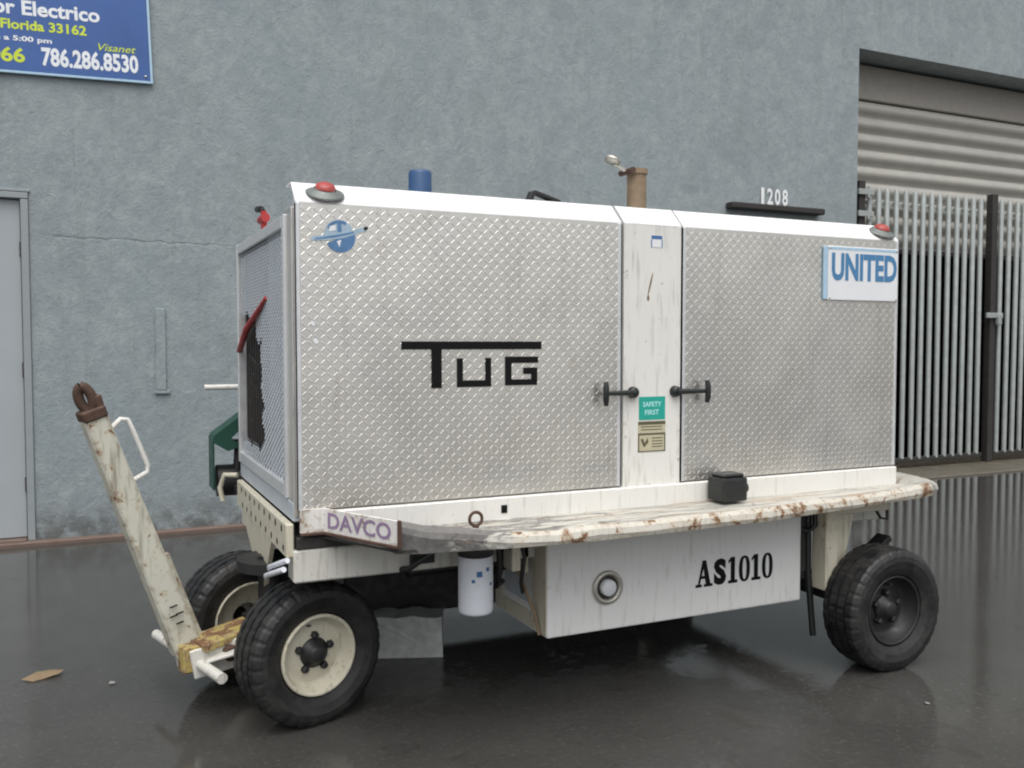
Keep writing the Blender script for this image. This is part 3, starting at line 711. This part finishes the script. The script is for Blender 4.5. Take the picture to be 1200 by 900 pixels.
for ch, xa, xb in (('A', 2.226, 2.312), ('S', 2.318, 2.382), ('1', 2.392, 2.440), ('0', 2.448, 2.506), ('1', 2.514, 2.562), ('0', 2.570, 2.628)):
    mb = MB(); cx = (xa + xb) / 2
    if ch == '0': ring2(mb, xa, xb, LZ0, LZ1, .019, .010, LY)
    elif ch == '1':
        rect(mb, cx - .011, cx + .011, LZ0 + .012, LZ1, LY); rect(mb, xa, xb, LZ0, LZ0 + .013, LY - .0002)
        mb.add([(xa, LY - .0002, LZ1 - .026), (cx - .010, LY - .0002, LZ1 - .016), (cx - .010, LY - .0002, LZ1), (xa, LY - .0002, LZ1 - .014)], [(0, 1, 2, 3)])
    elif ch == 'A':
        P_ = lambda *q: mb.add([(x, LY, z) for x, z in q], [tuple(range(len(q)))])
        P_((xa + .012, LZ0 + .010), (xa + .022, LZ0 + .010), (cx + .006, LZ1), (cx - .008, LZ1)); mb.add([(xb - .034, LY - .0002, LZ0 + .010), (xb - .010, LY - .0002, LZ0 + .010), (cx + .010, LY - .0002, LZ1), (cx - .010, LY - .0002, LZ1)], [(0, 1, 2, 3)])
        rect(mb, cx - .020, cx + .018, LZ0 + .034, LZ0 + .046, LY - .0004); rect(mb, xa, xa + .032, LZ0, LZ0 + .012, LY - .0005); rect(mb, xb - .044, xb, LZ0, LZ0 + .012, LY - .0005)
    else: text(mb, 'S', xa, xb, LZ0, LZ1, LY, bold=.06)
    P(mb, 'letter', 'black_paint', tk)
mb = MB(); FC = Matrix.Translation((1.806, TY0, .455))
mb.lathe([(.0, .066), (-.012, .066), (-.016, .058), (-.014, .050), (-.002, .046)], FC, 36); fc = P(mb, 'filler_neck', 'zinc', tk)
mb = MB(); mb.lathe([(-.001, .047), (-.0012, .028)], FC, 30); P(mb, 'filler_recess', 'dark_steel', tk)
mb = MB(); mb.lathe([(-.001, .032), (-.020, .032), (-.024, .028), (-.025, .0005)], FC, 30); P(mb, 'filler_cap', 'sticker_white', tk)
mb = MB(); mb.box(TX0 - .004, TX0 - .001, TY0 + .004, TY0 + .12, TZ0 + .008, TZ1, .001); mb.box(TX0 - .0042, TX0 - .001, TY1 - .07, TY1, TZ0 + .008, TZ1, .001); mb.box(TX0 - .0041, TX0 - .001, TY0 + .121, TY1 - .071, TZ0 + .008, TZ0 + .07, .001)
P(mb, 'end_frame', 'cream_paint', tk)
mb = MB(); mb.prism([(TY0 + .15, TZ0 + .10), (TY1 - .09, TZ0 + .10), (TY1 - .09, TZ1 - .06), (TY1 - .13, TZ1 - .06)], 'yz', TX0 - .003, TX0 - .001); P(mb, 'end_recess', 'grey_panel', tk)
mb = MB(); mb.prism([(3.10, .52), (3.22, .52), (3.26, .56), (3.26, .62), (3.10, .62)], 'yz', 1.50, 1.515); mb.lathe([(-.005, .0005), (-.005, .016)], Matrix.Translation((1.497, 3.21, .57)) @ Matrix.Rotation(R(90), 4, 'Z'), 12, smooth=False); P(mb, 'bracket', 'cream_paint', tk)
mb = MB(); mb.tube([(1.49, 3.25, .66), (1.485, 3.20, .60), (1.50, 3.12, .48), (1.525, 3.06, .36), (1.535, 3.045, .29)], .007, 8); P(mb, 'fuel_line', 'tan_steel', tk)
# spin-on filter
mb = MB(); FP = Matrix.Translation((1.245, 2.98, .43)) @ Matrix.Rotation(R(90), 4, 'X')
mb.lathe([(-.0, .0005), (-.0, .050), (.006, .060), (.015, .063), (.20, .063), (.212, .058)][::1], Matrix.Translation((1.245, 2.98, .43)) @ Matrix.Rotation(R(90), 4, 'X'), 32)
fl_ = P(mb, 'filter', 'filter_white')
mb = MB(); mb.lathe([(.210, .060), (.215, .066), (.262, .066), (.262, .0005)], FP, 24); mb.box(1.19, 1.31, 2.93, 3.10, .692, .722, .004); P(mb, 'filter_head', 'black_steel', fl_)
mb = MB(); 
for (ang, zz, s_) in ((-100, .585, .010), (-70, .60, .007), (-55, .545, .006), (-120, .56, .006)):
    a = R(ang); c0 = Vector((1.245 + .0636 * math.cos(a), 2.98 + .0636 * math.sin(a), zz)); t = Vector((-math.sin(a), math.cos(a), 0))
    mb.add([c0 - t * s_ + Vector((0, 0, -s_)), c0 + t * s_ + Vector((0, 0, -s_)), c0 + t * s_ + Vector((0, 0, s_)), c0 - t * s_ + Vector((0, 0, s_))], [(0, 1, 2, 3)])
P(mb, 'print_mark', 'sticker_blue', fl_)['kind'] = 'stuff'
# hoses and dark plumbing under the deck
for k, (x0, z0) in enumerate(((1.38, .68), (1.42, .66), (2.80, .64))):
    mb = MB(); mb.tube([(x0, 3.05 + .05 * k, z0), (x0 + .03, 3.10, z0 - .09), (x0 + .02, 3.25, z0 - .16), (x0 - .06, 3.5, z0 - .15)], .016, 8); P(mb, 'hose', 'black_plastic')

for pts_, r_, mt_ in (([(1.20, 3.04, .70), (1.10, 3.02, .66), (1.02, 3.05, .60), (.98, 3.2, .56)], .011, 'black_plastic'), ([(1.30, 3.0, .70), (1.36, 2.99, .665), (1.43, 3.02, .63), (1.50, 3.06, .66)], .010, 'black_plastic'),
                     ([(1.44, 3.03, .715), (1.46, 3.02, .60), (1.455, 3.04, .50), (1.50, 3.12, .44)], .008, 'dark_steel'), ([(2.79, 3.04, .60), (2.82, 2.99, .585), (2.85, 2.985, .61), (2.86, 3.0, .70)], .010, 'black_plastic'),
                     ([(1.35, 3.02, .70), (1.36, 3.02, .56), (1.37, 3.08, .49), (1.45, 3.2, .47)], .012, 'black_plastic')):
    mb = MB(); mb.tube(pts_, r_, 8); P(mb, 'cable', mt_)
mb = MB(); mb.box(1.395, 1.43, 2.99, 3.07, .56, .715, .003); P(mb, 'filter_hanger', 'cream_paint')
# ---- wheels
TRD = 64
def wheel(parent_name, c, ang, rim_mat, hub_mat, deep):
    W4 = Matrix.Translation(c) @ Matrix.Rotation(ang, 4, 'Z')      # local -Y = outer side
    wh = empty('wheel', (c[0] - CO[0], c[1] - CO[1], c[2] - CO[2])); wh.parent = cart
    off = c
    def PW(mb, name, mat): return mb.build(name, mat, wh, off)
    t = .195; r = .266
    prof = [(-.060, .150), (-.075, .156), (-.090, .185), (-.0975, .215), (-.094, .238), (-.086, .252), (-.078, .2605), (-.052, .2645), (-.050, .255), (-.040, .255), (-.038, .2655), (-.008, .266), (-.006, .2565), (.006, .2565), (.008, .266),
            (.038, .2655), (.040, .255), (.050, .255), (.052, .2645), (.078, .2605), (.086, .252), (.094, .238), (.0975, .215), (.090, .185), (.075, .156), (.060, .150)]
    def notch(j, k, rad):
        if j in (4, 5, 6, 7, 18, 19, 20, 21): return rad - (  .0038 if k % 4 == 0 else 0)
        if j in (10, 11, 14, 15): return rad - (.003 if k % 4 == 2 else 0)
        return rad
    mb = MB(); mb.lathe(prof, W4, 128, notch, smooth=False)
    mb.v = [(p[0], p[1], p[2] if p[2] > .02 else max(.0012, p[2])) for p in mb.v]          # flattened where it carries the load
    PW(mb, 'tyre', 'rubber')
    a = 1.9; va = W4 @ Vector((.118 * math.cos(a), -.06 if not deep else -.03, .118 * math.sin(a))); vb = W4 @ Vector((.128 * math.cos(a), -.088, .128 * math.sin(a)))
    if c[1] < 3.5: PW(MB().tube([va, vb], .0045, 8), 'valve_stem', 'black_plastic')
    mb = MB()
    mb.lathe([(-.080, .138), (-.086, .145), (-.080, .151), (-.066, .150), (-.060, .140)], W4, 48) if not deep else mb.lathe([(-.070, .140), (-.076, .146), (-.070, .151), (-.060, .146)], W4, 48)
    if not deep: mb.lathe([(-.080, .138), (-.056, .128), (-.030, .118), (-.026, .108), (-.034, .096), (-.038, .050), (-.034, .030)], W4, 48)
    else: mb.lathe([(-.070, .142), (-.010, .128), (.0, .110), (-.012, .060), (-.020, .030)], W4, 48)
    mb.lathe([(.060, .140), (.066, .150), (.080, .156), (.088, .150), (.05, .135), (.03, .06)], W4, 40)
    PW(mb, 'rim', rim_mat)
    mb = MB(); o_ = -.034 if not deep else -.018
    mb.lathe([(o_ - .002, .058), (o_ - .010, .054), (o_ - .014, .038), (o_ - .036, .032), (o_ - .042, .024), (o_ - .042, .0005)], W4, 24); PW(mb, 'hub', hub_mat)
    for k in range(5):
        a = 2 * math.pi * k / 5 + .3
        mb = MB(); mb.lathe([(o_ + .004, .016), (o_ - .018, .014), (o_ - .022, .009), (o_ - .022, .0005)], W4 @ Matrix.Translation((.066 * math.cos(a), 0, .066 * math.sin(a))), 6, smooth=False); PW(mb, 'lug_nut', hub_mat)
    return wh
PH = R(16); axd = Vector((-math.sin(PH), math.cos(PH), 0)); hdv = Vector((-math.cos(PH), -math.sin(PH), 0))
pn = Vector((.72, 3.335, .260))
wheel('wheel', tuple(pn), PH, 'cream_paint', 'black_steel', False)
wheel('wheel', tuple(pn + axd * .57), PH + math.pi, 'cream_paint', 'black_steel', False)
wheel('wheel', (3.10, 2.845, .260), 0, 'black_steel', 'black_steel', True)
wheel('wheel', (3.10, 4.62, .260), math.pi, 'black_steel', 'dark_steel', True)
pc = pn + axd * .285
mb = MB(); mb.bar(pn + axd * .06, pn + axd * .51, .07, .07, .006); P(mb, 'front_axle', 'dark_steel')
mb = MB(); mb.tube([pc + Vector((0, 0, .02)), pc + Vector((0, 0, .31))], .06, 16); mb.tube([pc + Vector((0, 0, .26)), pc + Vector((0, 0, .30))], .14, 28); P(mb, 'turntable', 'black_steel')
mb = MB(); mb.bar((3.09, 2.93, .262), (3.09, 4.53, .262), .08, .08, .008); mb.bar((3.09, 2.96, .30), (3.09, 4.50, .30), .05, .05, .005); P(mb, 'rear_axle', 'black_steel')
for yy_ in (3.07, 4.24):
    mb = MB(); mb.bar((2.795, yy_, .40), (3.08, yy_, .31), .09, .05, .004); mb.bar((3.08, yy_, .31), (3.36, yy_, .50), .08, .03, .004)
    P(mb, 'leaf_spring', 'black_steel')
# rear hanger post with gusset
for yy_ in (2.93, 4.30):
    mb = MB(); mb.box(2.862, 2.93, yy_, yy_ + .09, .33, .719, .005); mb.prism([(2.93, .70), (3.05, .70), (3.05, .66), (2.975, .36), (2.93, .36)], 'xz', yy_ + .03, yy_ + .042); mb.box(2.93, 3.25, yy_ + .01, yy_ + .10, .655, .719, .004)
    P(mb, 'hanger_post', 'cream_paint')
mb = MB(); mb.tube([(3.22, 3.0, .65), (3.22, 2.97, .615), (3.25, 2.96, .61), (3.27, 2.98, .65)], .007, 8); P(mb, 'tie_loop', 'dark_steel')
mb = MB(); mb.tube([(2.84, 3.02, .70), (2.845, 3.02, .40), (2.86, 3.0, .12)], .014, 8); P(mb, 'hose', 'black_plastic')
mb = MB(); mb.box(2.79, 2.85, 3.02, 3.08, .40, .69, .004); P(mb, 'hanger_strap', 'dark_steel')

# ---- tow bar, raised
hin = pc + hdv * .30 + axd * .10; hin.z = .20
tip_d = hdv * math.cos(R(70.5)) + Vector((0, 0, 1)) * math.sin(R(70.5)); side = axd
Lb = 1.00
mb = MB(); mb.bar(hin + tip_d * .03, hin + tip_d * Lb, .105, .085, .008, up=side, taper=.80); tb = P(mb, 'tow_bar', 'towbar_paint')
mb = MB(); mb.bar(hin + tip_d * .06 + tip_d.cross(side) * -.05, hin + tip_d * .42 + tip_d.cross(side) * -.045, .045, .022, .004, up=side); P(mb, 'stiffener', 'towbar_paint', tb)
tipn = tip_d.cross(side).normalized()      # towards the ground side of the raised bar
e0 = hin + tip_d * Lb
mb = MB(); mb.bar(e0 - tip_d * .01, e0 + tip_d * .03, .085, .085, .006, up=side)
eye = e0 + tip_d * .068
eyn = (tipn * math.cos(R(25)) + side * math.sin(R(25)))
mb.tube([eye + (tip_d * math.cos(t * math.pi / 12) * .044 + eyn * math.sin(t * math.pi / 12) * .021) for t in range(25)], .018, 10, False)
mb.bar(e0 + tip_d * .02 - tipn * .03, e0 + tip_d * .07 - tipn * .034, .03, .05, .006, up=side)
P(mb, 'tow_eye', 'rust', tb)
hb_ = lambda s_, o_: hin + tip_d * s_ - tipn * o_
sgn = 1
ha = [hb_(.93, sgn * .03), hb_(.955, sgn * .085), hb_(.945, sgn * .105), hb_(.90, sgn * .11), hb_(.76, sgn * .115), hb_(.735, sgn * .105), hb_(.725, sgn * .03)]
if ha[3].x < hin.x + tip_d.x * .9: ha = [hin + tip_d * s_ + tipn * o_ for (s_, o_) in ((.93, .03), (.955, .085), (.945, .105), (.90, .11), (.76, .115), (.735, .105), (.725, .03))]
mb = MB(); mb.tube(ha, .0095, 10); P(mb, 'handle', 'white_paint', tb)
mb = MB()
for (s_, o_) in ((.20, -.012), (.20, .012), (.235, 0), (.165, 0)): mb.bar(hin + tip_d * s_ - side * .054 + tipn * (o_ - .014), hin + tip_d * (s_ + .004) - side * .054 + tipn * (o_ + .014), .004, .007, 0, up=side)
P(mb, 'stencil_mark', 'black_paint', tb)
# hinge: cross tube, lugs, bracket to the axle
mb = MB(); mb.tube([hin - side * .30, hin + side * .36], .020, 14); P(mb, 'hinge_tube', 'rail_paint')
for s_ in (-.095, .075):
    mb = MB(); mb.bar(hin + side * s_ + hdv * .03, pc + side * s_ + Vector((0, 0, -.0)), .016, .11, .004); P(mb, 'hinge_lug', 'rail_paint')
mb = MB(); mb.bar(hin - side * .115 - hdv * .02 + Vector((0, 0, .02)), hin - side * .20 - hdv * .16 + Vector((0, 0, .06)), .10, .012, .003); P(mb, 'hinge_wing', 'rail_paint')
mb = MB(); mb.bar(hin - side * .07 - hdv * .0 + Vector((0, 0, .065)), hin - hdv * .22 - side * .07 + Vector((0, 0, .10)), .15, .03, .004); mb.bar(hin + Vector((0, 0, -.03)) - side * .065, hin + Vector((0, 0, .07)) - side * .065, .12, .06, .006, up=side); P(mb, 'hinge_yoke', 'yellow_paint')
mb = MB(); mb.tube([hin - side * .06 - hdv * .10 + Vector((0, 0, .05)), hin - side * .16 - hdv * .10 + Vector((0, 0, .03))], .03, 12); P(mb, 'hinge_pin', 'rust')

# ---- things on top
for (x, yb, zb_) in ((.745, 3.128, 1.918), (3.360, 3.13, 1.920)):
    tl = Matrix.Translation((x, yb, zb_)) @ Matrix.Rotation(R(62), 4, 'X')
    mb = MB(); mb.lathe([(.0, .068), (-.005, .066), (-.008, .060), (-.012, .046), (-.018, .038)], Matrix.Translation((x, yb, zb_)) @ Matrix.Rotation(R(-62), 4, 'X'), 30); bc = P(mb, 'beacon', 'beacon_base')
    mb = MB(); mb.lathe([(-.020, .036), (-.030, .032), (-.037, .020), (-.039, .0005)], Matrix.Translation((x, yb, zb_)) @ Matrix.Rotation(R(-62), 4, 'X'), 26); P(mb, 'lens', 'lens_red', bc)
mb = MB(); mb.lathe([(1.86, .047), (2.085, .047), (2.097, .042), (2.097, .0005)], Matrix.Translation((1.222, 3.5, 0)) @ Matrix.Rotation(R(90), 4, 'X'), 28); P(mb, 'breather', 'blue_paint')
mb = MB(); mb.tube([(2.318, 3.6, 1.86), (2.318, 3.6, 2.20)], .045, 24); mb.tube([(2.318, 3.6, 2.185), (2.318, 3.6, 2.208)], .052, 24); ex_ = P(mb, 'exhaust_pipe', 'tan_steel')
mb = MB(); mb.bar((2.265, 3.6, 2.195), (2.195, 3.6, 2.225), .022, .012, .002); mb.lathe([(-.004, .0005), (-.004, .036), (.012, .038), (.014, .0005)], Matrix.Translation((2.185, 3.6, 2.235)) @ Matrix.Rotation(R(25), 4, 'Y') @ Matrix.Rotation(R(90), 4, 'X'), 24); P(mb, 'rain_cap', 'zinc', ex_)
mb = MB(); mb.tube([(2.265, 3.545, 2.195), (2.265, 3.655, 2.195)], .014, 8); P(mb, 'cap_hinge', 'rust', ex_)
mb = MB(); mb.bar((1.60, 3.3, 1.95), (1.63, 3.3, 2.012), .04, .02, .003); mb.bar((1.63, 3.3, 2.012), (1.75, 3.3, 1.978), .035, .016, .003); mb.box(1.58, 1.76, 3.26, 3.34, 1.957, 1.975, .003); P(mb, 'lift_latch', 'black_steel')
mb = MB(); mb.tube([(.64, 3.72, 1.853), (.64, 3.72, 1.93)], .012, 10); mb.tube([(.64, 3.68, 1.90), (.64, 3.78, 1.90)], .018, 10); vl = P(mb, 'drain_valve', 'red_paint')
mb = MB(); mb.tube([(.64, 3.78, 1.945), (.64, 3.86, 1.955)], .014, 10); mb.tube([(.64, 3.72, 1.93), (.64, 3.80, 1.95)], .008, 8); P(mb, 'lever', 'black_steel', vl)

# ================================================================== SMALL THINGS ON THE GROUND
KO = (1.26, 3.80, 0)
rb = Matrix.Translation(KO) @ Matrix.Rotation(R(-22), 4, 'Z')
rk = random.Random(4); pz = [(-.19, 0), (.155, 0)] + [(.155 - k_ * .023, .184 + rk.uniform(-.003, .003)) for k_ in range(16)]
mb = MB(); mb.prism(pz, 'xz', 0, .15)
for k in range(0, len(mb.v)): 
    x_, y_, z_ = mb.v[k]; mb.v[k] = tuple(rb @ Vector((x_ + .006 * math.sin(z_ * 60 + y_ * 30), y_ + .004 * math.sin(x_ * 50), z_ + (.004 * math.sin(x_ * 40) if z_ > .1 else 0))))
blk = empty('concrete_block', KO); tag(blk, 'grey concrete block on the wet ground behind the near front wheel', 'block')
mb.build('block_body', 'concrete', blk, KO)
def scrap(name, c, pts, mat, label, cat, lift=.02):
    b = bmesh.new(); top = []
    rr = random.Random(len(pts) + int(c[0] * 50))
    vs2 = [b.verts.new((c[0] + x, c[1] + y, .004 + rr.uniform(0, lift))) for x, y in pts]
    ce = b.verts.new((c[0], c[1], .006 + lift * .5))
    for i in range(len(vs2)): b.faces.new((ce, vs2[i], vs2[(i + 1) % len(vs2)]))
    r_ = bmesh.ops.solidify(b, geom=b.faces[:], thickness=.002)
    m = MB().bm(b); m.v = [(x - c[0], y - c[1], z) for x, y, z in m.v]
    o = m.build(name, mat); o.location = (c[0], c[1], 0); return tag(o, label, cat)
scrap('leaf', (-.20, 4.22), [(-.085, -.01), (-.03, .045), (.03, .055), (.075, .02), (.06, -.02), (0, -.03), (-.04, -.045)], 'litter_tan', 'tan dead leaf lying on the wet ground below the door', 'leaf')
scrap('paper_scrap', (.055, 4.02), [(-.012, -.012), (-.004, .016), (.014, .010), (.012, -.014)], 'litter_white', 'tiny white paper scrap on the ground left of the tow bar', 'paper', .006)
scrap('paper_scrap', (2.92, 2.45), [(-.010, -.008), (.0, .012), (.014, .004), (.008, -.01)], 'litter_white', 'tiny pale scrap on the wet ground in front of the rear wheel', 'paper', .005)
